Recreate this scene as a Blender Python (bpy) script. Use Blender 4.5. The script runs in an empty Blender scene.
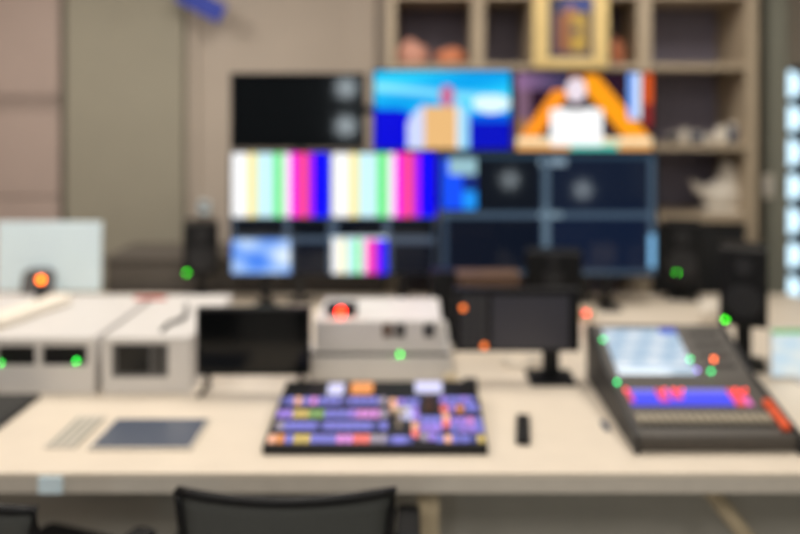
import bpy, bmesh, math, random
from mathutils import Vector, Matrix
random.seed(7)
S = bpy.context.scene
COL = S.collection
F = 777.78; VX = 415; VY = 110; CZ = 1.7
def X(px, d): return (px - VX) * d / F
def Z(py, d): return CZ - (py - VY) * d / F
def s2l(c):
    return tuple((v/255/12.92 if v/255 <= .04045 else ((v/255+.055)/1.055)**2.4) for v in c)

# ---------------------------------------------------------------- materials
MATS = {}
def mat(name, rgb, rough=.5, metal=0, noise=0, scale=30, emit=0, bump=0, stretch=None, spec=.5):
    if name in MATS: return MATS[name]
    m = bpy.data.materials.new(name); m.use_nodes = True
    nt = m.node_tree; b = nt.nodes['Principled BSDF']
    col = s2l(rgb) + (1,)
    b.inputs['Base Color'].default_value = col
    b.inputs['Roughness'].default_value = rough
    b.inputs['Metallic'].default_value = metal
    b.inputs['Specular IOR Level'].default_value = spec
    if noise or bump:
        tc = nt.nodes.new('ShaderNodeTexCoord'); mp = nt.nodes.new('ShaderNodeMapping')
        if stretch: mp.inputs['Scale'].default_value = stretch
        nz = nt.nodes.new('ShaderNodeTexNoise'); nz.inputs['Scale'].default_value = scale; nz.inputs['Detail'].default_value = 4
        nt.links.new(tc.outputs['Object'], mp.inputs['Vector']); nt.links.new(mp.outputs[0], nz.inputs['Vector'])
        if noise:
            r = nt.nodes.new('ShaderNodeValToRGB')
            r.color_ramp.elements[0].position = .3; r.color_ramp.elements[1].position = .7
            r.color_ramp.elements[0].color = tuple(v*(1-noise) for v in col[:3]) + (1,)
            r.color_ramp.elements[1].color = tuple(min(1, v*(1+noise)) for v in col[:3]) + (1,)
            nt.links.new(nz.outputs['Fac'], r.inputs[0]); nt.links.new(r.outputs[0], b.inputs['Base Color'])
        if bump:
            bp = nt.nodes.new('ShaderNodeBump'); bp.inputs['Strength'].default_value = bump
            nt.links.new(nz.outputs['Fac'], bp.inputs['Height']); nt.links.new(bp.outputs[0], b.inputs['Normal'])
    if emit:
        b.inputs['Emission Color'].default_value = col; b.inputs['Emission Strength'].default_value = emit
    MATS[name] = m; return m
def screen_mat(strength=1.0, name='screen_picture'):
    if name in MATS: return MATS[name]
    m = bpy.data.materials.new(name); m.use_nodes = True
    nt = m.node_tree; b = nt.nodes['Principled BSDF']
    a = nt.nodes.new('ShaderNodeVertexColor'); a.layer_name = 'picture'
    b.inputs['Base Color'].default_value = (.004, .005, .006, 1); b.inputs['Roughness'].default_value = .06; b.inputs['Specular IOR Level'].default_value = .3
    nt.links.new(a.outputs['Color'], b.inputs['Emission Color']); b.inputs['Emission Strength'].default_value = strength
    MATS[name] = m; return m
M = dict(
 desk=mat('desk_laminate', (221,209,192), .45, noise=.03, scale=8),
 edge=mat('desk_edge', (196,189,178), .5, noise=.04, scale=20),
 white=mat('white_console', (214,211,208), .45, noise=.02, scale=12),
 wshadow=mat('console_inner', (120,115,110), .6),
 black=mat('black_plastic', (11,12,15), .45, noise=.1, scale=60, spec=.3),
 black2=mat('charcoal_plastic', (26,27,31), .5, noise=.1, scale=60),
 glass=mat('dark_screen_glass', (5,7,9), .13, spec=.35),
 slate=mat('slate_screen', (84,92,108), .25),
 grey=mat('grey_metal', (110,110,112), .4, .6),
 darkgrey=mat('mixer_grey', (72,67,62), .5, noise=.06, scale=40),
 alu=mat('aluminium', (222,243,255), .4, 0, noise=.02, scale=5),
 oak=mat('shelf_oak', (174,158,136), .55, noise=.12, scale=6, stretch=(8,8,.6)),
 shback=mat('shelf_back', (128,122,138), .7, noise=.05, scale=8),
 gold=mat('gilt', (232,204,140), .4, .15, noise=.08, scale=30),
 wall=mat('wall_paint', (190,178,165), .8, noise=.02, scale=3),
 pink=mat('panel_pink', (184,166,157), .7, noise=.03, scale=3),
 olive=mat('panel_olive', (160,155,139), .75, noise=.03, scale=3),
 seam=mat('panel_seam', (88,84,72), .7),
 column=mat('column_grey', (136,136,124), .75, noise=.03, scale=3),
 floor=mat('floor_carpet', (150,147,142), .9, noise=.15, scale=120, bump=.3),
 ceil=mat('ceiling_white', (222,216,206), .9),
 panelgrey=mat('modesty_panel', (178,175,166), .6, noise=.04, scale=10),
 mesh=mat('chair_mesh', (66,68,66), .8, noise=.15, scale=200),
 fabric=mat('chair_fabric', (30,30,32), .9, noise=.2, scale=150),
 key=mat('key_grey', (60,59,58), .6),
 brown=mat('brown_wood', (92,68,52), .6, noise=.2, scale=12, stretch=(1,8,8)),
 plaster=mat('plaster', (216,208,196), .7, noise=.05, scale=15),
 blue=mat('blue_cloth', (62,78,176), .8, noise=.08, scale=30),
 orange_trim=mat('orange_paint', (226,88,40), .5),
 red=mat('red_plastic', (205,70,55), .5),
 paper=mat('paper', (240,232,218), .7, noise=.02, scale=20),
 coral=mat('coral_pink', (206,150,132), .8, noise=.12, scale=18),
 coral2=mat('coral_orange', (206,128,92), .8, noise=.12, scale=18),
 lattice=mat('lattice_blue', (38,52,72), .5),
 beige=mat('beige_plastic', (196,180,150), .5),
)
def led(name, rgb, s): return mat('led_'+name, rgb, .4, emit=s)

# ---------------------------------------------------------------- mesh builder
class MB:
    def __init__(s, o=(0,0,0)):
        s.bm = bmesh.new(); s.o = Vector(o)
    def box(s, x0, x1, y0, y1, z0, z1, bevel=0, rot=None):
        c = Vector(((x0+x1)/2, (y0+y1)/2, (z0+z1)/2)) - s.o
        mtx = Matrix.Translation(c)
        if rot is not None: mtx = mtx @ rot
        mtx = mtx @ Matrix.Diagonal((abs(x1-x0), abs(y1-y0), abs(z1-z0), 1))
        r = bmesh.ops.create_cube(s.bm, size=1, matrix=mtx)
        if bevel:
            es = list({e for v in r['verts'] for e in v.link_edges})
            bmesh.ops.bevel(s.bm, geom=es, offset=bevel, segments=2, affect='EDGES', profile=.5)
        return s
    def cyl(s, a, b, r, r2=None, n=20):
        a = Vector(a) - s.o; b = Vector(b) - s.o; d = b - a
        q = Vector((0,0,1)).rotation_difference(d.normalized()).to_matrix().to_4x4()
        bmesh.ops.create_cone(s.bm, cap_ends=True, segments=n, radius1=r, radius2=r if r2 is None else r2, depth=d.length, matrix=Matrix.Translation((a+b)/2) @ q)
        return s
    def ball(s, c, r, sx=1, sy=1, sz=1, n=16):
        bmesh.ops.create_uvsphere(s.bm, u_segments=n, v_segments=n//2+2, radius=r, matrix=Matrix.Translation(Vector(c)-s.o) @ Matrix.Diagonal((sx,sy,sz,1)))
        return s
    def prism(s, prof, x0, x1, bevel=0):       # profile in (y,z), swept along x
        a = [s.bm.verts.new(Vector((x0,y,z))-s.o) for y, z in prof]
        b = [s.bm.verts.new(Vector((x1,y,z))-s.o) for y, z in prof]
        n = len(prof); fs = [s.bm.faces.new(a), s.bm.faces.new(b[::-1])]
        for i in range(n): fs.append(s.bm.faces.new((a[i], b[i], b[(i+1)%n], a[(i+1)%n])))
        bmesh.ops.recalc_face_normals(s.bm, faces=fs)
        if bevel: bmesh.ops.bevel(s.bm, geom=list({e for f in fs for e in f.edges}), offset=bevel, segments=2, affect='EDGES', profile=.5)
        return s
    def lathe(s, c, prof, n=24):
        c = Vector(c) - s.o; rings = []
        for r, z in prof: rings.append([s.bm.verts.new(c+Vector((r*math.cos(2*math.pi*i/n), r*math.sin(2*math.pi*i/n), z))) for i in range(n)])
        for a, b in zip(rings, rings[1:]):
            for i in range(n): s.bm.faces.new((a[i], a[(i+1)%n], b[(i+1)%n], b[i]))
        s.bm.faces.new(rings[0][::-1]); s.bm.faces.new(rings[-1]); return s
    def tube(s, pts, r, n=8):
        pts = [Vector(p)-s.o for p in pts]; rings = []
        for i, p in enumerate(pts):
            t = (pts[min(i+1, len(pts)-1)] - pts[max(i-1, 0)]).normalized()
            u = t.cross(Vector((0,0,1)))
            if u.length < .01: u = Vector((1,0,0))
            u.normalize(); v = t.cross(u)
            rings.append([s.bm.verts.new(p + r*(math.cos(2*math.pi*k/n)*u + math.sin(2*math.pi*k/n)*v)) for k in range(n)])
        for a, b in zip(rings, rings[1:]):
            for k in range(n): s.bm.faces.new((a[k], a[(k+1)%n], b[(k+1)%n], b[k]))
        s.bm.faces.new(rings[0][::-1]); s.bm.faces.new(rings[-1])
        bmesh.ops.recalc_face_normals(s.bm, faces=s.bm.faces[:]); return s
    def build(s, name, m, parent=None, smooth=False):
        me = bpy.data.meshes.new(name); s.bm.to_mesh(me); s.bm.free()
        me.materials.append(m)
        if smooth:
            for p in me.polygons: p.use_smooth = True
        o = bpy.data.objects.new(name, me); COL.objects.link(o)
        if parent is not None: o.parent = parent
        else: o.location = s.o
        return o
def tag(o, label, cat, group=None, kind=None):
    if label: o['label'] = label
    if cat: o['category'] = cat
    if group: o['group'] = group
    if kind: o['kind'] = kind
    return o
def thing(name, label, cat, loc=(0,0,0), group=None):
    o = bpy.data.objects.new(name, None); COL.objects.link(o); o.location = loc; o.empty_display_size = .05
    return tag(o, label, cat, group)
def struct(name, mb, m): return tag(mb.build(name, m), None, None, kind='structure')
def dup(o, parent=None):
    c = o.copy(); COL.objects.link(c); c.parent = parent
    for ch in list(o.children): dup(ch, c)
    return c
def W(t): return MB(t.location)                 # world-coordinate geometry for a part of thing t

# ---------------------------------------------------------------- the room
XL, XR, YB, YF, ZC = -3.7, 2.75, 5.0, -2.4, 3.1
struct('floor', MB().box(XL, XR, YF, YB, -.05, 0), M['floor'])
struct('ceiling', MB().box(XL, XR, YF, YB, ZC, ZC+.05), M['ceil'])
struct('wall_left', MB().box(XL-.1, XL, YF, YB, 0, ZC), M['pink'])
struct('wall_right', MB().box(XR, XR+.1, YF, YB, 0, ZC), M['column'])
struct('wall_front', MB().box(XL, XR, YF-.1, YF, 0, ZC), mat('rear_wall', (58,56,56), .9))
# back wall with the window opening at its right end
WX0, WX1, WZ0, WZ1 = X(781, 4.9), 2.66, Z(312, 4.9), Z(66, 4.9)
b = MB()
b.box(XL, WX0, YB, YB+.12, 0, ZC); b.box(WX1, XR, YB, YB+.12, 0, ZC)
b.box(WX0, WX1, YB, YB+.12, 0, WZ0); b.box(WX0, WX1, YB, YB+.12, WZ1, ZC)
struct('wall_back', b, M['wall'])
# wall cladding on the left: pinkish panels with grooves, dark seam, olive panel
px0, px1 = XL, X(60, 4.95)
b = MB()
zs = [0, Z(273,4.95), Z(197,4.95), Z(108,4.95), Z(101,4.95), Z(96,4.95), ZC]
for a, c in zip(zs, zs[1:]): b.box(px0, px1, 4.94, 5.0, a+.005, c-.005, .003)
struct('trim_1', b, M['pink'])
struct('trim_2', MB().box(px1, X(67,4.95), 4.965, 5.0, 0, ZC), M['seam'])
struct('trim_3', MB().box(X(67,4.95), X(184,4.95), 4.93, 5.0, 0, ZC, .004), M['olive'])
struct('trim_4', MB().box(X(188,4.97), X(197,4.97), 4.97, 5.0, 0, ZC, .004), M['wall'])
struct('trim_5', MB().box(X(347,4.95), X(377,4.95), 4.92, 5.0, 0, ZC, .01), M['wall'])
# grey column to the right of the bookcase
struct('trim_6', MB().box(X(761,4.7), X(781,4.7), 4.6, 5.0, 0, ZC, .01), M['column'])

# window with round-holed lattice
t = tag(bpy.data.objects.new('window_1', None), None, None, kind='structure'); COL.objects.link(t); t.location = (WX0, YB, WZ0)
b = W(t)
# lattice panel: grid of square cells, each with a round hole
def holed(b, cx, cz, w, h, r, y0, y1, n=16):
    def sq(a):
        c, s_ = math.cos(a), math.sin(a); k = 1/max(abs(c), abs(s_))
        return cx + c*k*w/2, cz + s_*k*h/2
    rings = []
    for y in (y0, y1):
        o_ = [b.bm.verts.new(Vector((sq(2*math.pi*i/n)[0], y, sq(2*math.pi*i/n)[1]))-b.o) for i in range(n)]
        i_ = [b.bm.verts.new(Vector((cx+r*math.cos(2*math.pi*i/n)*min(1,w/h*1.05), y, cz+r*math.sin(2*math.pi*i/n)))-b.o) for i in range(n)]
        rings.append((o_, i_))
    (o0,i0),(o1,i1) = rings
    for k in range(n):
        j = (k+1) % n
        b.bm.faces.new((o0[k], o0[j], i0[j], i0[k])); b.bm.faces.new((o1[k], i1[k], i1[j], o1[j]))
        b.bm.faces.new((i0[k], i0[j], i1[j], i1[k])); b.bm.faces.new((o0[k], o1[k], o1[j], o0[j]))
rows = 7; ch = (WZ1-WZ0)/rows; cw = .22
for r in range(rows):
    for c in range(-1, 3):
        x = WX0 + .112 + cw*c + .015*(r % 2)
        if x - cw/2 > WX1-.02: continue
        if x + cw/2 < WX0+.02: continue
        x0 = x-cw/2; x1 = x+cw/2
        if x0 < WX0-.001 or x1 > WX1+.001:
            a, c2 = max(x0, WX0), min(x1, WX1)
            if c2-a > .07: holed(b, (a+c2)/2, WZ0+ch*(r+.5), c2-a, ch, min(c2-a, ch)*.46, YB+.01, YB+.05)
            else: b.box(a, c2, YB+.01, YB+.05, WZ0+ch*r, WZ0+ch*(r+1))
        else: holed(b, x, WZ0+ch*(r+.5), cw, ch, .090 - .008*(r % 2), YB+.01, YB+.05)
b.build('lattice', M['lattice'], t)
gm = bpy.data.materials.new('window_glass'); gm.use_nodes = True
g = gm.node_tree.nodes['Principled BSDF']; g.inputs['Transmission Weight'].default_value = 1; g.inputs['Roughness'].default_value = 0; g.inputs['IOR'].default_value = 1.01
W(t).box(WX0, WX1, YB+.08, YB+.086, WZ0, WZ1).build('pane', gm, t)

# ---------------------------------------------------------------- bookcase
D0, D1 = 4.42, 4.9
t = thing('bookcase', 'tall oak open bookcase with dark backs standing against the wall behind the screens', 'bookcase', (X(570,D0), D0, 0))
vs = [(387,396), (472,485), (531,545), (597,608), (638,652), (746,758)]
tops = 2.72
hz = [Z(-2,D0), Z(67,D0), Z(147,D0), Z(219,D0)]
W(t).box(X(387,D0), X(387,D0)+.05, D0, D1, 0, tops, .003).build('side_panel', M['oak'], t)
W(t).box(X(758,D0)-.06, X(758,D0), D0, D1, 0, tops, .003).build('side_panel', M['oak'], t)
for a, c in vs[1:-1]:
    lo = 0 if a > 630 else Z(70, D0)+.01
    W(t).box(X(a,D0), X(c,D0), D0+.004, D1-.02, lo, tops-.05, .003).build('divider', M['oak'], t)
xl, xr = X(387,D0)+.05, X(758,D0)-.06
xd = X(652, D0); xd0 = X(638, D0)
def board(a, c, z, h=.035): W(t).box(a, c, D0+.002, D1-.02, z-h, z, .002).build('shelf_board', M['oak'], t)
spans = [(xl, X(472,D0)), (X(485,D0), X(531,D0)), (X(545,D0), X(597,D0)), (X(608,D0), xd0), (xd, xr)]
for a, c in spans:
    board(a, c, hz[0]+.035)
board(xl, xd0, hz[1]+.02); board(xd, xr, hz[1]+.02)
for z in hz[2:]: board(xd, xr, z+.015); board(xl, xd0, z+.015)
board(xl, xr, tops, .05)
W(t).box(xl, xr, D1-.02, D1, 0, tops-.05).build('back_panel', M['shback'], t)
W(t).box(xd, xr, D0+.02, D0+.04, .1, hz[3]-.04, .003).build('door', M['black2'], t)
SH1 = hz[1]+.02; SH2 = hz[2]+.015; SH3 = hz[3]+.015
def rock(name, label, cat, px, d, z, w, h, m, seed, dep=.14, group=None):
    r = random.Random(seed); bm = bmesh.new()
    bmesh.ops.create_icosphere(bm, subdivisions=3, radius=1)
    ph = [r.uniform(0, 6) for _ in range(6)]
    for v in bm.verts:
        k = 1 + .13*math.sin(3*v.co.x+ph[0])*math.sin(4*v.co.y+ph[1]) + .12*math.sin(5*v.co.x+ph[2])*math.cos(3*v.co.z+ph[3])
        v.co = Vector((v.co.x*k*w/2, v.co.y*k*dep/2, max(v.co.z*k, -.72)*h/1.8))
    mn = min(v.co.z for v in bm.verts)
    for v in bm.verts: v.co.z -= mn
    me = bpy.data.meshes.new(name); bm.to_mesh(me); bm.free(); me.materials.append(m)
    for p in me.polygons: p.use_smooth = True
    o = bpy.data.objects.new(name, me); COL.objects.link(o); o.location = (X(px,d), d, z)
    return tag(o, label, cat, group)
rock('folded_cloth', 'pale pink rumpled cloth heap at the left end of the upper shelf', 'cloth', 411, 4.55, SH1, .21, .145, M['coral'], 3)
rock('coral_cloth', 'low orange-pink folded cloth on the upper shelf, right of the pale pink heap', 'cloth', 451, 4.55, SH1, .19, .10, M['coral2'], 5)
rock('orange_cloth', 'orange-brown bundle leaning in the narrow upper cell right of the gilt frame', 'cloth', 617, 4.6, SH1, .07, .17, M['coral2'], 8, .1)

# gilt picture frame
fx0, fx1, fz0, fz1 = X(533,4.38), X(608,4.38), SH1+.0, 2.42
fd = 4.425
t = thing('picture_frame', 'gilt upright frame with a yellow and blue picture in the centre of the bookcase', 'picture frame', ((fx0+fx1)/2, 4.40, SH1))
fx0, fx1 = X(533,4.40), X(608,4.40); bw = .088
SHF = D0+.002
b = W(t)
b.box(fx0, fx0+bw, 4.38, 4.415, fz0-.028, fz1, .006); b.box(fx1-bw, fx1, 4.38, 4.415, fz0-.028, fz1, .006)
b.box(fx0+bw, fx1-bw, 4.38, 4.415, fz0-.028, fz0+.03, .004); b.box(fx0+bw, fx1-bw, 4.38, 4.415, fz1-.08, fz1, .004)
b.build('frame', M['gold'], t)
# generic abstract picture by vertex colours
def picture(name, parent, x0, x1, z0, z1, y, fn, m, nx=64, ny=36, glow=None):
    o0 = parent.location; bm = bmesh.new(); L = bm.loops.layers.float_color.new('picture')
    vv = [[bm.verts.new((x0+(x1-x0)*i/nx-o0.x, y-o0.y, z1-(z1-z0)*j/ny-o0.z)) for i in range(nx+1)] for j in range(ny+1)]
    for j in range(ny):
        for i in range(nx):
            f = bm.faces.new((vv[j+1][i], vv[j+1][i+1], vv[j][i+1], vv[j][i]))
            c = fn((i+.5)/nx, (j+.5)/ny); c = s2l(c)+(1,)
            for l in f.loops: l[L] = c
    me = bpy.data.meshes.new(name); bm.to_mesh(me); bm.free(); me.materials.append(m)
    o = bpy.data.objects.new(name, me); COL.objects.link(o); o.parent = parent; return o
pm = bpy.data.materials.new('painted_canvas'); pm.use_nodes = True
va = pm.node_tree.nodes.new('ShaderNodeVertexColor'); va.layer_name = 'picture'
pm.node_tree.links.new(va.outputs[0], pm.node_tree.nodes['Principled BSDF'].inputs['Base Color'])
def mixc(a, c, k): k = max(0, min(1, k)); return tuple(p*(1-k)+q*k for p, q in zip(a, c))
def art(u, v):
    c = (58,56,84)
    if v < .22 and u > .3 and v < .22-.2*(abs(u-.6)-.3): c = (62,78,150)
    if .28 < v < .9 and .18 < u < .88:
        c = (190,158,70) if u > .5 else (150,96,66)
        if (u-.62)**2+((v-.55)*1.4)**2 < .012: c = (88,80,90)
    if (u-.5)**2 + (v-.25)**2 < .01: c = (190,130,80)
    return c
W(t).box(fx0+bw, fx1-bw, 4.40, 4.412, fz0+.03, fz1-.08).build('backing', M['brown'], t)
picture('canvas', t, fx0+bw, fx1-bw, fz0+.03, fz1-.08, 4.399, art, pm, 32, 48)
def ornament(name, label, px, dd, z, r, m):
    o = MB((X(px,dd), dd, z)); o.lathe((X(px,dd), dd, z), [(r*.7,0),(r*.75,.01),(r*.4,.02),(r,r*1.1),(r*.9,r*1.8),(r*.3,r*2.2)])
    return tag(o.build(name, m, None, True), label, 'ornament', 'ornaments on the bookcase')

# things in the middle right cell
bits = [(672,.030,.06,'grey'),(684,.032,.085,'plaster'),(697,.035,.07,'slate'),(709,.03,.055,'plaster'),(721,.035,.10,'paper'),(733,.038,.12,'slate'),(742,.02,.09,'paper')]
names = ['grey metal tin at the left end of the middle right shelf','tall cream jar second from the left on the middle right shelf','slate-blue jar in the middle of the middle right shelf','small cream pot on the middle right shelf, between the slate jar and the white jar','white jar right of the small cream pot on the middle right shelf','tall blue-grey jar near the right end of the middle right shelf','narrow white jar at the far right of the middle right shelf']
for (px, r, h, m), nm in zip(bits, names):
    o = thing('jar', nm, 'jar', (X(px,4.6), 4.6, SH2), 'jars on the middle right shelf')
    W(o).lathe(o.location, [(r*.85,0),(r*.95,.006),(r*.95,h*.75),(r*.7,h*.85)]).build('body', M[m], o, True)
    W(o).cyl((o.location.x,4.6,SH2+h*.85), (o.location.x,4.6,SH2+h), r*.75).build('lid', M['plaster'], o)
# plaster ornament, seated swan-like form
t = thing('plaster_ornament', 'white plaster ornament with a tall peak on the lower right shelf', 'ornament', (X(722,4.6), 4.6, SH3))
b = MB(); b.o = Vector((0,0,0))
b.ball((0,0,.10), .12, 1.0, .7, .8); b.ball((.03,0,.19), .075, .8, .7, 1.4); b.ball((-.09,0,.13), .05, 1.6, .7, .7); b.ball((.02,0,.27), .035, .8, .8, 1.2)
b.cyl((-.12,0,.13), (-.19,0,.19), .03, .008); b.box(-.12,.12,-.08,.08,0,.025,.006)
o = b.build('figure', M['plaster'], t, True)
rm = o.modifiers.new('Remesh', 'REMESH'); rm.mode = 'VOXEL'; rm.voxel_size = .008; rm.use_smooth_shade = True

# wall switch on the column, small box above the left speaker, blue strap
t = thing('wall_switch', 'small white switch plate on the grey column right of the bookcase', 'switch', (X(768,4.6), 4.6, Z(186,4.6)))
W(t).box(t.location.x-.03, t.location.x+.03, 4.588, 4.6, t.location.z-.07, t.location.z+.07, .004).build('plate', M['plaster'], t)
W(t).box(t.location.x-.012, t.location.x+.012, 4.58, 4.588, t.location.z-.02, t.location.z+.02, .002).build('rocker', M['white'], t)
t = thing('thermostat', 'small pale blue wall box above the left rear loudspeaker', 'thermostat', (X(205,5), 5.0, Z(207,5)))
W(t).box(t.location.x-.03, t.location.x+.03, 4.97, 5.002, t.location.z-.04, t.location.z+.04, .006).build('housing', M['alu'], t)
W(t).box(t.location.x-.018, t.location.x+.018, 4.965, 4.97, t.location.z, t.location.z+.025).build('display', M['slate'], t)
a = Vector((X(178,4.8), 4.8, Z(-8,4.8))); c = Vector((X(219,4.8), 4.8, Z(14,4.8)))
t = thing('curtain_strap', 'blue cloth banner end hanging from above at the top left of the back wall', 'banner', (c.x, 4.8, c.z))
b = W(t); mid = (a+c)/2; ang = math.atan2(c.z-a.z, c.x-a.x)
b.box(mid.x-.14, mid.x+.17, 4.79, 4.802, mid.z-.062, mid.z+.062, .004, rot=Matrix.Rotation(-ang, 4, 'Y'))
b.build('banner_cloth', M['blue'], t)
W(t).cyl((X(178,4.8), 4.81, Z(-8,4.8)-.02), (X(178,4.8)-.0, 4.81, ZC), .01).build('pole', M['grey'], t)
t.name = 'banner'

# ---------------------------------------------------------------- desk
DZ = .75
t = thing('control_desk', 'long cream control desk running across the room carrying all the equipment', 'desk', (0, 2.04, 0))
DX0, DX1 = -2.45, 1.95
W(t).box(DX0, DX1, 2.036, 4.02, DZ-.012, DZ, .002).build('desk_top', M['desk'], t)
W(t).box(DX0, DX1, 2.037, 4.01, DZ-.055, DZ-.012, .002).build('edge_band', M['edge'], t)
W(t).box(DX0, DX1, 2.40, 2.425, .08, DZ-.055, .002).build('modesty_panel', M['panelgrey'], t)
for x, y in ((X(428,2.14),2.14), (-1.95,2.14), (1.75,2.14), (-1.95,3.9), (1.75,3.9), (0,3.9)):
    W(t).box(x-.03, x+.03, y-.03, y+.03, 0, DZ-.055, .003).build('leg', M['beige'] if y < 3 else M['grey'], t)
p1 = Vector((X(692,2.2), 2.2, DZ-.06)); p2 = Vector((X(768,2.2), 2.2, Z(565,2.2)))
W(t).tube([p1, p1.lerp(p2,.5), p2], .022).build('brace', M['beige'], t)
tag(MB((X(50,2.03), 2.0325, DZ-.03)).box(X(38,2.03), X(62,2.03), 2.030, 2.0365, DZ-.052, DZ-.008).build('label_sticker', M['alu']), 'small silver sticker on the front edge of the desk, far left', 'sticker')

# added dark cabinet shape behind the desk, standing in for shade on the wall
t = thing('low_shade_block', 'added dark block standing in for wall shade behind the desk, under the screens', 'cabinet', (X(370,4.1), 4.1, 0))
ca, cb = X(108,4.15), X(384,4.15)
W(t).box(ca, cb, 4.12, 4.55, 0, .90, .004).build('body', mat('wall_shade_grey', (92,86,80), .7), t)
W(t).box(ca-.01, cb+.01, 4.10, 4.56, .90, .92, .003).build('top', MATS['wall_shade_grey'], t)
nd = 3
for k in range(nd):
    a_ = ca+(cb-ca)*k/nd; c_ = ca+(cb-ca)*(k+1)/nd
    dr = W(t).box(a_+.006, c_-.006, 4.105, 4.12, .06, .88, .003).build('door', MATS['wall_shade_grey'], t)
    W(t).box(c_-.06, c_-.045, 4.09, 4.105, .5, .66, .003).build('handle', M['grey'], dr)
# ---------------------------------------------------------------- screens
def clampc(c): return tuple(max(0, min(255, v)) for v in c)
def bars(u):
    for lim, c in ((.17,(255,255,255)),(.25,(255,236,150)),(.43,(205,245,252)),(.53,(90,238,120)),(.60,(250,240,255)),(.70,(255,40,225)),(.77,(255,80,80)),(.84,(190,30,235)),(1.1,(10,0,255))):
        if u < lim: return c
SEP = (70,84,102); NAVY = (8,15,30)
def noise2(u, v): return .5+.25*math.sin(13*u+5*v)+.25*math.sin(7*u-17*v+2)
def scr_left(u, v):     # px 231..436, py 151..274
    x = 231+205*u; y = 151+123*v
    if y < 216: return bars((x-231)/98) if x < 329 else (SEP if x < 332 else bars((x-332)/104))
    if y < 218: return SEP
    if y < 236:
        for a, c in ((234,283),(289,327),(338,384),(391,435)):
            if a < x < c: return (5,9,18)
        return SEP
    if y < 239: return SEP if not 331 < x < 387 else (200,220,230)
    if x < 289: return mixc((40,110,235), (225,240,255), noise2(u*2.2, v*1.6)*.8+.4*(x-231)/58 - .1)
    if x < 292: return SEP
    if x < 328: return (6,12,26) if y > 242 else SEP
    if x < 332: return SEP
    if x < 387: return bars((x-332)/55)
    if 392 < x < 434 and y > 243 : return (8,12,24)
    return (70,80,96)
def scr_right(u, v):    # px 441..656, py 151..275
    x = 441+215*u; y = 151+124*v
    if y < 155: return (44,66,84)
    if 542 < x < 550: return (92,112,128) if y > 205 else (74,92,108)
    if 540 < x < 567 and 154 < y < 163: return (130,150,165)
    if 210 < y < 217: return (120,142,156) if 540 < x < 562 else (68,86,104)
    if x > 650: return (66,84,102) if y < 234 or y > 268 else (130,190,235)
    if y < 208:
        if x < 476:
            if 448 < x and y < 172: return (150,190,200)
            return (20,80,250) if (x < 462) else (30,150,250) if y > 190 else (18,40,120)
        return (8,14,24) if x < 540 else (14,24,44)
    if y > 270: return (60,76,92)
    if x < 447: return (52,66,84)
    return NAVY if x < 540 else (12,24,48)
def scr_off(u, v): return (1,2,3)
def scr_news(u, v):     # blue studio, presenter in a pale jacket
    c = mixc((0,160,235), (40,205,250), math.sin(u*5+v*9)*.5+.5)
    k = abs(v - (.22+.18*(u-.1)))
    if k < .10: c = mixc(c, (190,245,255), .8*(1-k/.10))
    if ((u-.86)/.14)**2+((v-.42)/.12)**2 < 1: c = (225,250,255)
    if v > .50+.1*(u-.2) and u < .26: c = (0,0,215)
    if v > .55 and u > .70: c = (0,10,190) if v > .66 else (0,90,225)
    if .24 < u < .70:
        top = .42+1.6*(abs(u-.50)-.10)**2*6 if abs(u-.50) > .10 else .42
        if v > top: c = (205,215,250) if u < .36 else (235,240,250) if u > .6 else (232,184,122) if u < .60 and v > .45 else c
        if u > .62 and v > top: c = (150,215,245)
    if ((u-.535)/.055)**2+((v-.32)/.14)**2 < 1: c = (196,110,150)
    return c
def scr_talk(u, v):     # dark studio with orange beams, presenter in white
    c = (40,16,34)
    if u < .10: c = (120,90,110) if v < .6 else (150,110,80)
    d1 = abs((u-.42)+ (v-.02)*.40) ; d2 = abs((u-.50)-(v-.02)*.48)
    if d1 < .068 and v > .05: c = (255,150,30)
    if d2 < .098 and v > .02: c = (255,160,20)
    if .42 < u < .50 and v < .3: c = (120,60,30)
    if .82 < u < .92 and v < .6: c = (120,170,255) if u < .87 else (230,240,255)
    if u > .94 and v < .7: c = (225,90,30) if v < .4 else (140,40,40)
    if u < .4 and v < .22: c = mixc((150,110,150),(40,40,70),u*2.4)
    if v > .84: c = (245,225,185)
    if v > .93: c = (90,210,190) if .4 < u < .75 else (240,170,90)
    if ((u-.44)/.075)**2+((v-.22)/.16)**2 < 1: c = (236,222,232)
    if .25 < u < .64 and v > .46+1.2*(abs(u-.44)-.1)**2*2 and v < .95: c = (255,255,255)
    return c
TD = 3.75
tvs = [
 ('black switched-off wide monitor at the top left of the screen wall', 230, 365, 73, 149, scr_off, .0),
 ('top middle screen showing a presenter in a pale jacket on a blue set', 372, 513, 69, 151, scr_news, .0),
 ('top right screen showing a presenter in white between orange beams', 514, 655, 71, 152, scr_talk, .0),
 ('large lower left multiview screen showing colour bars in tiles', 229, 438, 150, 276, scr_left, .0),
 ('large lower right multiview screen with mostly dark navy tiles', 439, 658, 151, 277, scr_right, .0),
]
SM = screen_mat(1.08)
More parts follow.
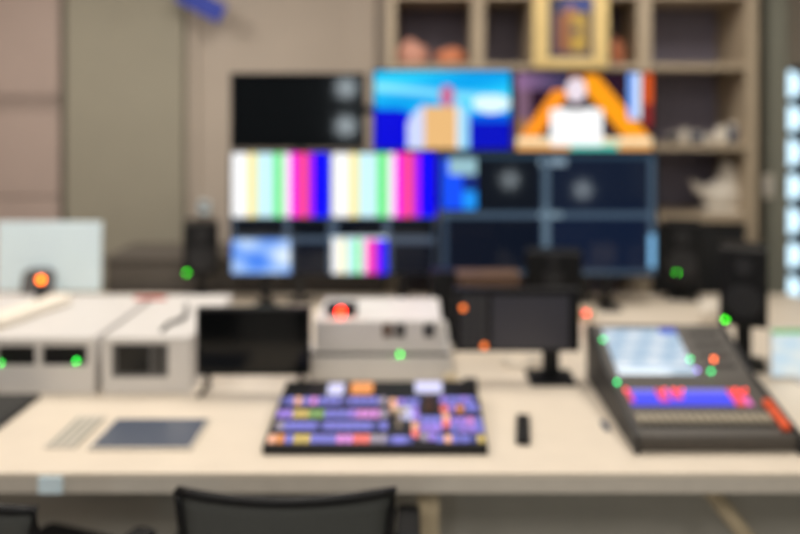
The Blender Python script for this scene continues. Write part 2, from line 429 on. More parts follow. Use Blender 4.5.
for i, (lab, a, c, y0, y1, fn, _) in enumerate(tvs):
    x0, x1, z1, z0 = X(a,TD)+.002, X(c,TD)-.002, Z(y0,TD), Z(y1,TD)
    if i > 2: z1 -= .004
    t = thing('video_monitor', lab, 'screen', ((x0+x1)/2, TD+.02, z0), 'screens of the monitor wall')
    W(t).box(x0, x1, TD+.008, TD+.05, z0, z1, .004).build('housing', M['black'], t)
    bz = .010
    o = W(t); o.box(x0, x0+bz, TD-.002, TD+.008, z0, z1); o.box(x1-bz, x1, TD-.002, TD+.008, z0, z1); o.box(x0+bz, x1-bz, TD-.002, TD+.008, z0, z0+bz); o.box(x0+bz, x1-bz, TD-.002, TD+.008, z1-bz, z1)
    o.build('bezel', M['black'], t)
    nx = 140 if i > 2 else 96
    picture('screen', t, x0+bz, x1-bz, z0+bz, z1-bz, TD+.007, fn, SM, nx, int(nx*.58))
    if i > 2:
        for q in ((265, 402) if i == 3 else (489, 607)):
            o = W(t); x = X(q, TD)
            o.box(x-.022, x+.022, TD+.012, TD+.04, DZ+.012, z0+.02, .003); o.box(x-.05, x+.05, TD-.09, TD+.05, DZ, DZ+.014, .004)
            o.build('foot', M['black'], t)
# rack of posts and rails behind the screens
t = thing('monitor_rack', 'black metal post rack standing on the desk and carrying the screens', 'rack', (X(440,3.84), 3.84, DZ))
for q in (300, 443, 585):
    W(t).box(X(q,3.84)-.02, X(q,3.84)+.02, 3.82, 3.86, DZ+.01, Z(95,3.84), .003).build('post', M['black2'], t)
    W(t).box(X(q,3.84)-.06, X(q,3.84)+.06, 3.822, 3.9, DZ, DZ+.01).build('foot_plate', M['black2'], t)
for zz in (Z(110,3.8), Z(200,3.8)):
    W(t).box(X(250,3.8), X(640,3.8), 3.803, 3.82, zz-.02, zz+.02, .002).build('rail', M['black2'], t)

# ---------------------------------------------------------------- loudspeakers
def speaker(label, d, a, c, y0, y1, ledpx, ledpy, dep=.2, foot=True, sw=.022, group='loudspeakers on desk stands'):
    cx = X((a+c)/2, d+dep/2); yaw = -math.atan(cx/(d+dep/2)); ex = cx - X((a+c)/2, d)
    w = (X(c,d)-X(a,d))*math.cos(yaw); x0, x1, z1, z0 = cx-w/2, cx+w/2, Z(y0,d), Z(y1,d)
    t = thing('loudspeaker', label, 'loudspeaker', (cx, d+dep/2, DZ), group)
    W(t).box(x0, x1, d, d+dep, z0, z1, .008).build('cabinet', M['black'], t)
    r = min(w*.38, (z1-z0)*.25)
    for zz, rr in ((z0+(z1-z0)*.34, r), (z0+(z1-z0)*.78, r*.5)):
        W(t).cyl((cx, d+.002, zz), (cx, d-.006, zz), rr, rr*.95, 28).build('driver', M['black2'], t)
    if foot:
        W(t).box(cx-sw, cx+sw, d+dep/2-.02, d+dep/2+.02, DZ+.012, z0, .004).build('stand', M['black'], t)
        W(t).box(cx-.07, cx+.075, d+dep/2-.08, d+dep/2+.08, DZ, DZ+.013, .004).build('base', M['black'], t)
    if ledpx:
        lz = max(Z(ledpy,d), z0+.006)
        W(t).cyl((X(ledpx,d-.005)+ex, d+.001, lz), (X(ledpx,d-.005)+ex, d-.006, lz), .005, n=12).build('indicator_light', led('green_s', (50,200,25), 20 if d > 3 else 18), t)
    t.rotation_euler = (0,0,yaw)
    return t
speaker('black loudspeaker with green light at the left of the screen wall', 3.80, 183, 219, 224, 276, 187, 272)
speaker('black loudspeaker with green light standing below the bookcase, right of the screens', 3.84, 662, 702, 224, 284, 677, 273)
speaker('large black loudspeaker with green light behind the audio mixer', 2.80, 719, 768, 250, 328, 727, 322, dep=.2, sw=.028)
speaker('black box loudspeaker without light right behind the centre control monitor', 3.25, 525, 582, 253, 291, 0, 0, dep=.15, sw=.03)

# ---------------------------------------------------------------- left: all-in-one computer seen from behind
d = 3.70
t = thing('desktop_computer', 'silver all-in-one computer seen from behind at the far left of the desk', 'computer', (X(44,d), d, DZ))
b = W(t); x0, x1, z1, z0 = X(-3,d), X(101,d), Z(222,d), Z(291,d)
b.prism([(0,0)]*0 or [(d-.012,z0),(d,z1),(d+.018,z1),(d+.006,z0)], x0, x1, .004)
b.build('shell', M['alu'], t)
W(t).box(x0+.012, x1-.012, d+.0195, d+.0215, z0+.05, z1-.015, rot=Matrix.Rotation(-.036,4,'X')).build('screen', M['glass'], t)
b = W(t); cx = X(42,d)
b.box(cx-.075, cx+.075, d-.055, d-.045, DZ+.008, z0+.10, .003, rot=Matrix.Rotation(-.28,4,'X')); b.box(cx-.09, cx+.09, d-.10, d+.09, DZ, DZ+.009, .003)
b.box(cx-.05, cx+.05, d-.045, d-.002, z0+.07, z0+.11, .003)
b.build('stand', M['grey'], t)

# ---------------------------------------------------------------- console risers on the left
RZ = .94
def riser(label, x0, x1, y0, y1, zt, holes):
    t = thing('console_box', label, 'console', ((x0+x1)/2, (y0+y1)/2, DZ), None)
    b = W(t)
    b.box(x0, x1, y0, y1, zt-.02, zt, .004); b.box(x0, x0+.018, y0+.002, y1, DZ, zt-.02); b.box(x1-.018, x1, y0+.002, y1, DZ, zt-.02)
    b.box(x0+.018, x1-.018, y1-.018, y1, DZ, zt-.02); b.box(x0+.018, x1-.018, y0+.02, y1-.018, DZ, DZ+.012)
    b.build('body', M['white'], t)
    # fascia with rectangular openings
    b = W(t); xs = x0+.018; hz0, hz1 = holes[0][2], holes[0][3]
    b.box(xs, x1-.018, y0+.002, y0+.02, DZ+.001, hz0); b.box(xs, x1-.018, y0+.002, y0+.02, hz1, zt-.02)
    for h in holes:
        if h[0] > xs: b.box(xs, h[0], y0+.002, y0+.02, hz0, hz1)
        xs = h[1]
    if xs < x1-.018: b.box(xs, x1-.018, y0+.002, y0+.02, hz0, hz1)
    b.build('fascia', M['white'], t)
    return t
d = 2.60
ra = riser('long white console box with two dark slots at the far left of the desk', -2.05, X(94,d), d, 3.2, RZ,
   [(X(-45,d), X(-10,d), Z(366,d), Z(346,d)), (X(-4,d), X(35,d), Z(366,d), Z(346,d)), (X(41,d), X(87,d), Z(366,d), Z(346,d))])
for a, c in ((-45,-10), (-4,35), (41,87)):
    W(ra).box(X(a,d), X(c,d), d+.014, d+.2, Z(366,d), Z(346,d), .001).build('rack_unit', M['black'], ra)
W(ra).cyl((X(75,d), d+.014, Z(362,d)), (X(75,d), d+.006, Z(362,d)), .005, n=12).build('indicator_light', led('green', (40,205,60), 10), ra)
W(ra).cyl((X(-1,d), d+.014, Z(364,d)), (X(-1,d), d+.006, Z(364,d)), .004, n=12).build('indicator_light', MATS['led_green'], ra)
rb = riser('white console box holding a small dark display, left of the wide black monitor', X(102,d), X(190,d), d, 3.2, RZ,
   [(X(111,d), X(168,d), Z(378,d), Z(344,d))])
x0, x1, z0, z1 = X(111,d), X(168,d), Z(378,d), Z(344,d)
o = W(rb); o.box(x0, x1, d+.012, d+.12, z0, z1, .002); o.build('equipment_face', M['grey'], rb)
W(rb).box(X(116,d), X(148,d), d+.006, d+.012, z0+.014, z1-.008, .001).build('display', M['glass'], rb)
W(rb).box(X(152,d), X(164,d), d+.007, d+.012, z0+.014, z1-.01, .001).build('key_panel', M['key'], rb)
# things lying on the risers
o = MB((X(25,2.85), 2.85, RZ)); o.box(-.19+X(25,2.85), .19+X(25,2.85), 2.81, 2.89, RZ, RZ+.045, .016, rot=None)
o = tag(o.build('paper_roll', M['paper']), 'white flat bundle of paper lying diagonally on the long white console box', 'paper bundle'); o.rotation_euler = (0,0,1.32)
o.location = (X(30,2.87), 2.87, RZ)
o = MB((X(150,3.12), 3.12, RZ)).box(X(135,3.12), X(166,3.12), 3.11, 3.125, RZ, RZ+.012, .004)
tag(o.build('marker_pen', M['red']), 'red marker pen lying at the back of the white console box', 'pen')
o = MB((X(178,2.8), 2.8, RZ)); pts = [(X(162,2.66), 2.66, RZ+.006), (X(168,2.74), 2.74, RZ+.007), (X(180,2.78), 2.78, RZ+.012), (X(186,2.85), 2.85, RZ+.007), (X(187,3.0), 3.0, RZ+.007)]
tag(o.tube(pts, .007).build('cable', M['black'], None, True), 'short black cable lying on top of the white console box with the display', 'cable')
# orange beacon
d = 3.13; cx = X(41,d)
t = thing('signal_lamp', 'small glowing orange lamp on the white console box in front of the silver computer', 'lamp', (cx, d, RZ))
W(t).cyl((cx,d,RZ), (cx,d,RZ+.065), .022, .018).build('lamp_base', M['black2'], t)
W(t).ball((cx,d,RZ+.077), .013).build('lamp_dome', led('orange', (255,110,16), 9), t, True)

# ---------------------------------------------------------------- keyboard, tablet, pad
t = thing('keyboard', 'dark computer keyboard at the left edge in front of the long white console box', 'keyboard', (-1.45, 2.42, DZ))
W(t).box(-1.69, -1.235, 2.28, 2.565, DZ, DZ+.016, .004).build('base', M['black2'], t)
proto = None
for r in range(7):
    for c in range(13):
        x = -1.672+c*.033; y = 2.298+r*.0365
        if proto is None:
            m_ = MB((0,0,0)); m_.box(0,.027,0,.03,0,.006,.002); proto = m_.build('key', M['key'], t); o = proto
        else: o = proto.copy(); COL.objects.link(o); o.parent = t
        o.location = Vector((x, y, DZ+.0155)) - t.location
t = thing('tablet', 'tablet computer with slate-blue screen lying flat on the desk, left', 'tablet', (-.77, 2.28, DZ))
W(t).box(-.915, -.622, 2.165, 2.378, DZ, DZ+.008, .003).build('body', M['edge'], t)
W(t).box(-.905, -.632, 2.175, 2.368, DZ+.008, DZ+.0095).build('screen', M['slate'], t)
t = thing('notepad', 'pale ruled notepad lying between the keyboard and the tablet', 'notepad', (-1.0, 2.28, DZ))
W(t).box(-1.04, -.95, 2.18, 2.40, DZ, DZ+.006, .001).build('pages', M['edge'], t)
b = W(t)
for k in range(4): b.box(-1.03+.024*k, -1.022+.024*k, 2.19, 2.38, DZ+.006, DZ+.0068)
b.build('ruled_lines', M['column'], t)

# ---------------------------------------------------------------- left desk monitor
def desk_monitor(name, label, d, a, c, y0, y1):
    x0, x1, z1, z0 = X(a,d), X(c,d), Z(y0,d), Z(y1,d)
    t = thing(name, label, 'monitor', ((x0+x1)/2, d, DZ)); return t, x0, x1, z0, z1
t, x0, x1, z0, z1 = desk_monitor('desk_monitor', 'wide black monitor with splayed feet between white console boxes', 2.60, 196, 310, 308, 376)
d = 2.60
W(t).box(x0, x1, d, d+.03, z0, z1, .004).build('housing', M['black'], t)
W(t).box(x0+.012, x1-.012, d-.002, d, z0+.02, z1-.012).build('screen', M['glass'], t)
for q in (-1, 1):
    cx = (x0+x1)/2+q*(x1-x0)*.40; b = W(t)
    b.tube([(cx, d+.015, z0+.005), (cx+q*.01, d-.015, DZ+.012), (cx+q*.02, d-.035, DZ+.007)], .007); b.tube([(cx, d+.015, z0+.005), (cx+q*.01, d+.06, DZ+.012), (cx+q*.015, d+.09, DZ+.007)], .007)
    b.build('foot', M['black'], t, True)

# ---------------------------------------------------------------- centre white equipment
d = 2.72
t = thing('rack_equipment', 'white rack box with dark slot line, lower of two stacked at the centre', 'equipment', (X(380,d), d+.2, DZ))
x0, x1 = X(307,d), X(452,d); zt = Z(351,d)
W(t).box(x0, x1, d, d+.4, DZ, zt-.022, .004).build('body', M['white'], t)
W(t).box(x0+.012, x1-.01, d+.015, d+.38, zt-.022, zt-.008).build('slot', M['key'], t)
W(t).box(x0+.01, x1-.005, d+.004, d+.4, zt-.008, zt, .002).build('lid', M['white'], t)
W(t).cyl((X(400,d), d+.016, zt-.013), (X(400,d), d-.001, zt-.013), .0045, n=12).build('indicator_light', MATS['led_green'], t)
t = thing('white_device', 'white box with small brown sockets on the front, stacked on the white rack box', 'equipment', (X(378,d), d+.15, zt))
x0, x1, z1 = X(314,d), X(442,d), Z(321,d)
W(t).box(x0, x1, d+.008, d+.34, zt, z1, .006).build('body', M['white'], t)
for a, c, m in ((383,392,'brown'), (395,405,'key'), (424,434,'black2')):
    W(t).box(X(a,d), X(c,d), d-.002, d+.009, Z(337,d), Z(324,d), .002).build('socket', M[m], t)
ZT2 = z1
d = 2.78; cx = X(341,d)
t = thing('tally_light', 'glowing red tally light with dark base on top of the white box at the centre', 'lamp', (cx, d, ZT2))
W(t).box(cx-.055, cx+.055, d-.002, d+.05, ZT2, ZT2+.045, .006).build('base', M['black2'], t)
W(t).ball((cx,d-.01,ZT2+.02), .013).build('lamp_dome', led('red', (255,40,15), 16), t, True)

# centre-right control monitor
d = 2.72
t, x0, x1, z0, z1 = desk_monitor('control_monitor', 'control monitor with a key column and grey screen on a black foot, right of centre', d, 454, 580, 289, 352)
W(t).box(x0, x1, d, d+.035, z0, z1, .004).build('housing', M['black'], t)
W(t).box(X(492,d), X(569,d), d-.003, d, Z(351,d)+.008, Z(296,d)).build('screen', M['slate'] if 0 else mat('grey_screen', (58,58,68), .3), t)
W(t).box(X(460,d), X(488,d), d-.003, d, Z(351,d)+.008, Z(295,d)).build('key_panel', mat('key_panel', (40,42,52), .5), t)
for r in range(7):
    for c in range(4):
        om = (r == 1 and c == 0) or (r == 6 and c == 3)
        x = X(463+c*7, d); z = Z(300+r*7.6, d)
        W(t).box(x-.008, x+.008, d-.007, d-.003, z-.009, z+.009, .001).build('key', led('orange_key', (240,120,50), 2.2) if om else M['key'], t)
cx = X(553,d)
W(t).box(cx-.03, cx+.03, d+.035, d+.06, DZ+.012, z0+.06, .004).build('neck', M['black'], t)
W(t).prism([(d-.05,DZ),(d-.05,DZ+.01),(d+.09,DZ+.016),(d+.09,DZ)], cx-.085, cx+.075, .003).build('foot', M['black'], t)

# small things around it
d = 3.15
tag(MB((X(450,d), d, DZ)).box(X(431,d), X(455,d), d, d+.1, DZ, Z(272,d), .006).build('black_case', M['black']), 'upright black case behind the left side of the control monitor', 'case')
t = thing('wooden_box', 'brown wooden box standing behind the control monitor, left of the black box loudspeaker', 'box', (X(490,d), d, DZ))
W(t).box(X(458,d), X(520,d), d, d+.12, DZ, Z(280,d), .004).build('body', M['brown'], t)
W(t).box(X(457,d), X(521,d), d-.004, d+.124, Z(280,d), Z(275,d), .003).build('lid', M['brown'], t)
d = 3.5; cx = X(586,d)
t = thing('power_unit', 'small pale power unit with red light behind the control monitor', 'power unit', (cx, d, DZ))
W(t).box(cx-.03, cx+.04, d, d+.06, DZ, DZ+.05, .005).build('body', M['beige'], t)
W(t).cyl((cx,d+.001,DZ+.037), (cx,d-.006,DZ+.037), .005, n=12).build('indicator_light', led('red_s', (255,40,40), 14), t)
tag(MB((X(709,3.45), 3.45, DZ)).lathe((X(709,3.45), 3.45, DZ), [(.028,0),(.035,.005),(.042,.10),(.039,.10),(.033,.012)]).build('cup', M['plaster'], None, True), 'white cup on the desk between the two right loudspeakers', 'cup')
cps = []
for k in range(40):
    a = k/39*math.pi*3.2; cps.append((X(500,2.9)+.004*k + .035*math.cos(a), 2.88+.05*math.sin(a), DZ+.008+.0006*k))
tag(MB((cps[0][0], 2.9, DZ)).tube(cps, .006).build('cable', M['plaster'], None, True), 'looped white cable lying on the desk behind the control monitor', 'cable')
cps = [(X(560,2.62)+.10*math.cos(a)*.6, 2.55+.05*math.sin(a*1.3), DZ+.006) for a in [k*.2 for k in range(18)]]
tag(MB((X(449,2.66), 2.66, DZ)).box(X(443,2.66), X(457,2.66), 2.64, 2.68, DZ, DZ+.045, .006).build('plug_adapter', M['beige']), 'beige plug adapter on the desk, left below the control monitor', 'adapter')
tag(MB((X(470,2.66), 2.66, DZ)).box(X(463,2.66), X(477,2.66), 2.64, 2.68, DZ, DZ+.03, .006).build('plug_adapter', M['black2']), 'black plug adapter on the desk, beneath the control monitor', 'adapter')
t = thing('remote_control', 'narrow black remote control lying between the switcher and the audio mixer', 'remote control', (X(523,2.3), 2.3, DZ))
t.rotation_euler = (0,0,-.14); x0, x1 = X(523,2.3)-.02, X(523,2.3)+.02
W(t).box(x0, x1, 2.20, 2.39, DZ, DZ+.018, .005).build('body', M['black'], t)
for r in range(5):
    for c in range(2):
        W(t).cyl((x0+.012+c*.016, 2.23+r*.03, DZ+.017), (x0+.012+c*.016, 2.23+r*.03, DZ+.0205), .005, n=10).build('button', M['key'], t)
tag(MB((X(606,2.32), 2.32, DZ)).box(X(603,2.32), X(609,2.32), 2.30, 2.36, DZ, DZ+.01, .003).build('memory_stick', M['slate']), 'small blue-grey memory stick beside the left edge of the audio mixer', 'memory stick')

# ---------------------------------------------------------------- video switcher
y0, y1, z0, z1 = 2.14, 2.55, .775, .812
t = thing('video_switcher', 'wide black video switcher panel covered in glowing buttons at the front centre', 'switcher', (-.11, 2.34, DZ))
xa, xb = X(262,2.14), X(488,2.14)
W(t).prism([(y0,DZ),(y0,z0),(y1,z1),(y1,DZ)], xa, xb, .004).build('body', M['black'], t)
sl = (z1-z0)/(y1-y0)
def on(px, py, y0_, z0_, s_):
    dd = (CZ - z0_ + y0_*s_)/((py-VY)/F + s_)
    return X(px,dd), dd, z0_+(dd-y0_)*s_
rotS = Matrix.Rotation(math.atan(sl), 4, 'X')
EM = {k: led('btn_'+k, c, s) for k, c, s in (('blue',(124,124,208),.85),('violet',(158,130,222),.85),('yellow',(212,186,110),.8),('green',(140,180,110),.7),
   ('pink',(212,140,212),.9),('white',(205,205,240),.75),('red',(240,120,112),.9),('orange',(225,145,80),.8),('grey',(170,160,175),.7),('peach',(240,180,150),.9),('dimblue',(84,88,150),.65))}
def btn(px, py, k, w=.017, h=.017, name='button'):
    x, y, z = on(px, py, y0, z0, sl)
    b = MB(t.location); b.box(x-w/2, x+w/2, y-h/2, y+h/2, z-.001, z+.008, .0015, rot=rotS)
    return b.build(name, EM[k], t)
for m_ in EM.values():
    p_ = m_.node_tree.nodes['Principled BSDF']; p_.inputs['Emission Strength'].default_value *= 1.3; p_.inputs['Base Color'].default_value = tuple(v*.3 for v in p_.inputs['Base Color'].default_value[:3]) + (1,)
rowsL = [(402, 283, 383, ['dimblue','blue','peach','blue','pink','blue','blue','blue','dimblue','blue','blue','blue','blue','grey']),
         (415, 281, 384, ['violet','violet','yellow','yellow','green','green','blue','blue','blue','violet','pink','pink','pink','grey']),
         (427, 280, 384, ['grey','blue','blue','blue','blue','dimblue','blue','blue','blue','blue','blue','blue','dimblue','blue']),
         (440, 272, 383, ['peach','orange','blue','yellow','yellow','blue','blue','blue','pink','pink','red','red','grey','grey'])]
for py, a, c, ks in rowsL:
    for i, k in enumerate(ks): btn(a+(c-a)*i/13, py, k, .0185, .033)
for px, py, k in [(393,403,'peach'),(401,403,'violet'),(409,403,'blue'),(416,403,'blue'),(394,410,'peach'),(401,411,'white'),(408,411,'white'),(415,411,'violet'),(401,418,'white'),(409,418,'white'),(416,418,'violet'),
    (389,441,'dimblue'),(396,441,'blue'),(403,441,'blue'),(410,441,'dimblue'),
    (415,427,'peach'),(415,435,'red'),(424,421,'blue'),(431,421,'blue'),(438,421,'blue'),(424,429,'violet'),(432,429,'violet'),(439,429,'violet'),(424,438,'grey'),(432,438,'violet'),(440,440,'blue'),
    (443,401,'violet'),(450,401,'blue'),(457,401,'blue'),(464,401,'violet'),(471,401,'blue'),(444,410,'red'),(452,409,'violet'),(460,410,'orange'),(468,409,'blue'),(475,409,'blue'),
    (446,425,'red'),(446,418,'peach'),(454,422,'violet'),(462,422,'violet'),(470,422,'pink'),(478,422,'blue'),(454,430,'blue'),(463,430,'violet'),(472,430,'violet'),(480,430,'blue'),
    (448,440,'peach'),(456,440,'blue'),(465,440,'blue'),(473,440,'dimblue'),(481,440,'yellow')]:
    btn(px, py, k, .019, .026)
for a, c, py, k in ((328,344,391,'white'),(351,373,390,'orange'),(415,442,389,'white')):
    x0_, y_, z_ = on(a, py, y0, z0, sl); x1_, _, _ = on(c, py, y0, z0, sl)
    W(t).box(x0_, x1_, y_-.03, y_+.03, z_-.002, z_+.012, .002, rot=rotS).build('display', EM[k], t)
x, y, z = on(399, 428, y0, z0, sl)
W(t).box(x-.022, x+.022, y-.045, y+.045, z-.001, z+.003, rot=rotS).build('lever_slot', M['black2'], t)
b = W(t); b.cyl((x,y,z), (x,y+.01,z+.04), .005); b.box(x-.02, x+.02, y, y+.02, z+.038, z+.052, .004); b.build('lever', M['beige'], t)
x, y, z = on(429, 408, y0, z0, sl)
b = W(t); b.cyl((x,y,z-.002), (x,y,z+.01), .02, .016); b.cyl((x,y,z+.01), (x,y,z+.04), .008, .01); b.build('joystick', M['brown'], t)

# ---------------------------------------------------------------- audio mixer
ya, za, ym, zm, yb, zb = 2.15, .797, 2.45, .860, 2.70, .955
t = thing('audio_mixer', 'dark grey audio mixing console with lit screen and faders on the desk', 'audio mixer', (.83, 2.42, DZ))
xa, xb = .618, 1.06
W(t).prism([(ya,DZ+.01),(ya,za),(ym,zm),(yb,zb),(yb+.05,zb-.02),(yb+.05,DZ)], xa, xb, .006).build('body', M['darkgrey'], t)
for q in (xa-.012, xb):
    W(t).prism([(ya-.01,DZ),(ya-.01,za+.006),(ym,zm+.008),(yb,zb+.008),(yb+.055,zb-.015),(yb+.055,DZ)], q, q+.012, .003).build('side_cheek', M['black2'], t)
s1 = (zm-za)/(ym-ya); s2 = (zb-zm)/(yb-ym)
r1 = Matrix.Rotation(math.atan(s1), 4, 'X'); r2 = Matrix.Rotation(math.atan(s2), 4, 'X')
def mp(px, py): return on(px, py, ya, za, s1) if py > 376.7 else on(px, py, ym, zm, s2)
xs0 = .618+.04; xs1 = .618+.27
def mixscreen(u, v):
    c = mixc((170,200,225), (245,250,255), noise2(u*1.3, v*1.5))
    if u > .78 and v < .14: c = (60,90,235)
    if v > .85: c = (205,225,240)
    if .08 < v % .25 < .11: c = (150,180,210)
    return c
# main screen as a tilted child
so = bpy.data.objects.new('tmp', None)
def tilted(name, xa_, xb_, pya, pyb, fn, lift, nx=48, ny=30, m=None):
    _, ya_, za_ = mp(650, pya); _, yb_, zb_ = mp(650, pyb)     # pya top, pyb bottom
    bm = bmesh.new(); L = bm.loops.layers.float_color.new('picture'); o0 = t.location
    P = lambda i, j: Vector((xa_+(xb_-xa_)*i/nx, ya_+(yb_-ya_)*j/ny, za_+(zb_-za_)*j/ny+lift)) - o0
    vv = [[bm.verts.new(P(i,j)) for i in range(nx+1)] for j in range(ny+1)]
    for j in range(ny):
        for i in range(nx):
            f = bm.faces.new((vv[j+1][i], vv[j+1][i+1], vv[j][i+1], vv[j][i])); c = s2l(fn((i+.5)/nx, (j+.5)/ny))+(1,)
            for l in f.loops: l[L] = c
    me = bpy.data.meshes.new(name); bm.to_mesh(me); bm.free(); me.materials.append(m or SM)
    o = bpy.data.objects.new(name, me); COL.objects.link(o); o.parent = t; return o
bpy.data.objects.remove(so)
tilted('screen', .642, .892, 329.5, 375.5, mixscreen, .003, m=screen_mat(.95, 'mixer_screen'))
def strip(u, v):
    if u < .05 or .26 < u < .34 or .38 < u < .46 and v < .6 : 
        return (250,90,120) if v < .7 else (90,80,250)
    if u > .86: return (255,90,90) if v < .5 or u < .93 else (240,120,200)
    return (85,90,250) if v > .3 else (140,135,240)
tilted('channel_strip', .640, 1.0, 390, 406.5, strip, .003, 48, 8)
for i in range(17):
    px = 642+ i*7.6
    x, y, z = mp(px, 421)
    x = .642 + i*.0228
    f = W(t).box(x-.006, x+.006, y-.035, y+.035, z, z+.003, rot=r1).build('fader_slot', M['black'], t)
    fc = MB(t.location); k = .0
    fc.box(x-.0065, x+.0065, y-.021, y+.021, z+.002, z+.013, .002, rot=r1); c_ = fc.build('fader_cap', mat('cap_beige', (168,158,138), .5), f)
for i in range(6):
    for j in range(4):
        x = .935+ i*.017; _, y, z = mp(700, 335+j*10.5)
        W(t).cyl((x,y,z-.001), (x,y-.003,z+.009), .0058, n=12).build('knob', M['key'], t)
def mled(px, py, nm, rgb, s, r=.005):
    x, y, z = mp(px, py)
    W(t).ball((x,y,z+.006), r, n=10).build('indicator_light', led(nm, rgb, s), t, True)
mled(603,341,'mgreen',(30,190,100),9); mled(617,384,'mgreen',(0,0,0),0); mled(690,361,'mgreen',(0,0,0),0); mled(711,373,'mgreen',(0,0,0),0)
mled(714,361,'morange',(255,110,50),10); mled(697,372,'mviolet',(150,120,230),4)
for px in (626, 664, 674, 682, 735, 745): mled(px, 392, 'mred', (255,70,60), 3, .005)
zp = za+.10*s1
t2 = thing('marker_pen', 'thick orange marker lying on the right margin of the audio mixer', 'pen', (1.038, 2.25, zp))
W(t2).box(1.026, 1.050, 2.165, 2.27, zp+.001+(2.2175-2.25)*s1, zp+.020+(2.2175-2.25)*s1, .006, rot=r1).build('barrel', M['orange_trim'], t2)
W(t2).box(1.025, 1.051, 2.27, 2.30, zp+.001+(2.285-2.25)*s1, zp+.021+(2.285-2.25)*s1, .006, rot=r1).build('cap', M['orange_trim'], t2)

# display on the right edge
def side(u, v):
    if v < .12: return (110,190,110)
    return mixc((200,225,240), (235,240,235), noise2(u, v))
t = thing('side_display', 'bright display with a green top bar at the right edge of the desk', 'screen', (1.39, 2.77, DZ))
W(t).box(1.25, 1.53, 2.735, 2.75, DZ+.008, Z(328,2.735), .003).build('housing', M['white'], t)
W(t).box(1.33, 1.45, 2.69, 2.79, DZ, DZ+.009, .002).build('foot', M['white'], t)
picture('screen', t, 1.255, 1.525, DZ+.014, Z(328,2.735)-.005, 2.7345, side, MATS['mixer_screen'], 24, 20)

# ---------------------------------------------------------------- chairs
def make_chair(label):
    t = thing('office_chair', label, 'chair', (0,0,0), 'mesh-backed office chairs at the desk')
    n = 12; w0, w1 = .238, .205; zt, zl = .858, .50
    def P(u, z, off=0):      # u -1..1
        k = (z-zl)/(zt-zl); w = w1+(w0-w1)*k
        return Vector((u*w, -.02-.05*(1-u*u)+.03*(1-k)+off, z))
    b = MB(); g = [[b.bm.verts.new(P(-1+2*i/n, zl+(zt-zl)*j/8)) for i in range(n+1)] for j in range(9)]
    for j in range(8):
        for i in range(n): b.bm.faces.new((g[j][i], g[j][i+1], g[j+1][i+1], g[j+1][i]))
    o = b.build('backrest', M['mesh'], t, True); md = o.modifiers.new('Solidify', 'SOLIDIFY'); md.thickness = .006
    b = MB(); loop = [P(-1+2*i/n, zt) for i in range(n+1)] + [P(1, zt-(zt-zl)*j/8) for j in range(1,9)] + [P(1-2*i/n, zl) for i in range(1,n+1)] + [P(-1, zl+(zt-zl)*j/8) for j in range(1,9)]
    b.tube(loop, .011); b.build('back_frame', M['black'], t, True)
    MB().box(-.24, .24, .05, .50, .44, .50, .025).build('seat', M['fabric'], t)
    MB().tube([(0,-.04,.52),(0,-.05,.45),(0,.02,.41),(0,.2,.41)], .025).build('back_support', M['black'], t, True)
    for s in (-1,1):
        MB().tube([(s*.25,.15,.45),(s*.27,.15,.5),(s*.27,.15,.645)], .013).build('armrest_post', M['black'], t, True)
        MB().box(s*.27-.03, s*.27+.03, .06, .30, .645, .67, .01).build('armrest', M['black'], t)
    MB().cyl((0,.25,.09), (0,.25,.44), .028).build('gas_column', M['black2'], t)
    for k in range(5):
        a = math.pi*2*k/5+.3; e = Vector((math.cos(a)*.28, .25+math.sin(a)*.28, .07))
        MB().cyl((0,.25,.10), e, .024, .015).build('base_arm', M['black2'], t)
        c = MB().cyl(e+Vector((-.012*math.sin(a)-0,.012*math.cos(a),-.042)), e+Vector((.012*math.sin(a),-.012*math.cos(a),-.042)), .028, n=16).build('caster', M['black'], t)
    return t
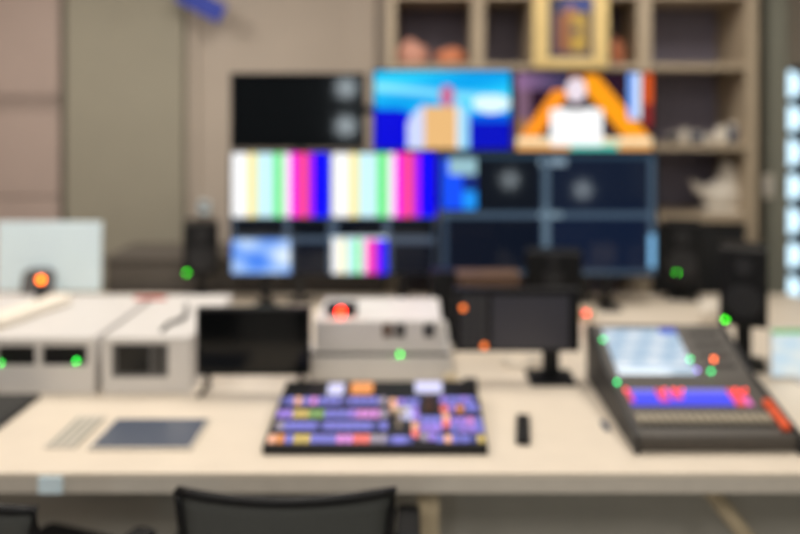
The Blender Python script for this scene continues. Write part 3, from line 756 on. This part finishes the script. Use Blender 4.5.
c1 = make_chair('black mesh-backed office chair at the front centre, pushed towards the switcher')
c1.location = (X(284,1.70), 1.74, 0)
c2 = dup(c1); c2['label'] = 'black office chair at the bottom left corner, partly out of the picture'
c2.location = (X(40,1.72)-.19, 1.74, -.0); c2.rotation_euler = (0,0,-.35)

# ---------------------------------------------------------------- lights and sky
def area(name, x, y, z, sx, sy, p, col, rot=(0,0,0)):
    l = bpy.data.lights.new(name, 'AREA'); l.shape = 'RECTANGLE'; l.size = sx; l.size_y = sy; l.energy = p; l.color = col
    o = bpy.data.objects.new(name, l); COL.objects.link(o); o.location = (x,y,z); o.rotation_euler = rot; return o
WARM = (1, .94, .86)
for x in (-2.3, -.5, 1.3):
    for y, p in ((-.9, 32), (1.3, 11), (3.2, 29)):
        area('ceiling_lamp', x, y, ZC-.03, .6, 1.1, p, WARM)
for px, py in ((346,88), (346,126), (510,180), (583,190)):
    L_ = TD+2.2; k = (TD + L_)
    l = bpy.data.lights.new('wall_lamp', 'POINT'); l.shadow_soft_size = .11 if px < 400 else .08; l.energy = 10 if px < 400 else 4; l.color = (.82,.94,1)
    o = bpy.data.objects.new('wall_lamp', l); COL.objects.link(o); o.location = (X(px,k), -2.2, Z(py,k))
w = bpy.data.worlds.new('World'); S.world = w; w.use_nodes = True
bg = w.node_tree.nodes['Background']; bg.inputs[0].default_value = (.62,.86,1,1); bg.inputs[1].default_value = 2.2

# ---------------------------------------------------------------- camera
cd = bpy.data.cameras.new('Camera'); cam = bpy.data.objects.new('Camera', cd); COL.objects.link(cam)
cam.location = (0,0,CZ); cam.rotation_euler = (math.pi/2, 0, 0)
cd.lens = 35; cd.sensor_width = 36; cd.sensor_fit = 'HORIZONTAL'
cd.shift_x = -15/800; cd.shift_y = -(267-VY)/800
cd.dof.use_dof = True; cd.dof.focus_distance = 1.12; cd.dof.aperture_fstop = 1.2
cd.clip_start = .05
S.camera = cam
S.view_settings.view_transform = 'Standard'; S.view_settings.look = 'None'; S.view_settings.gamma = 1; S.view_settings.exposure = 0
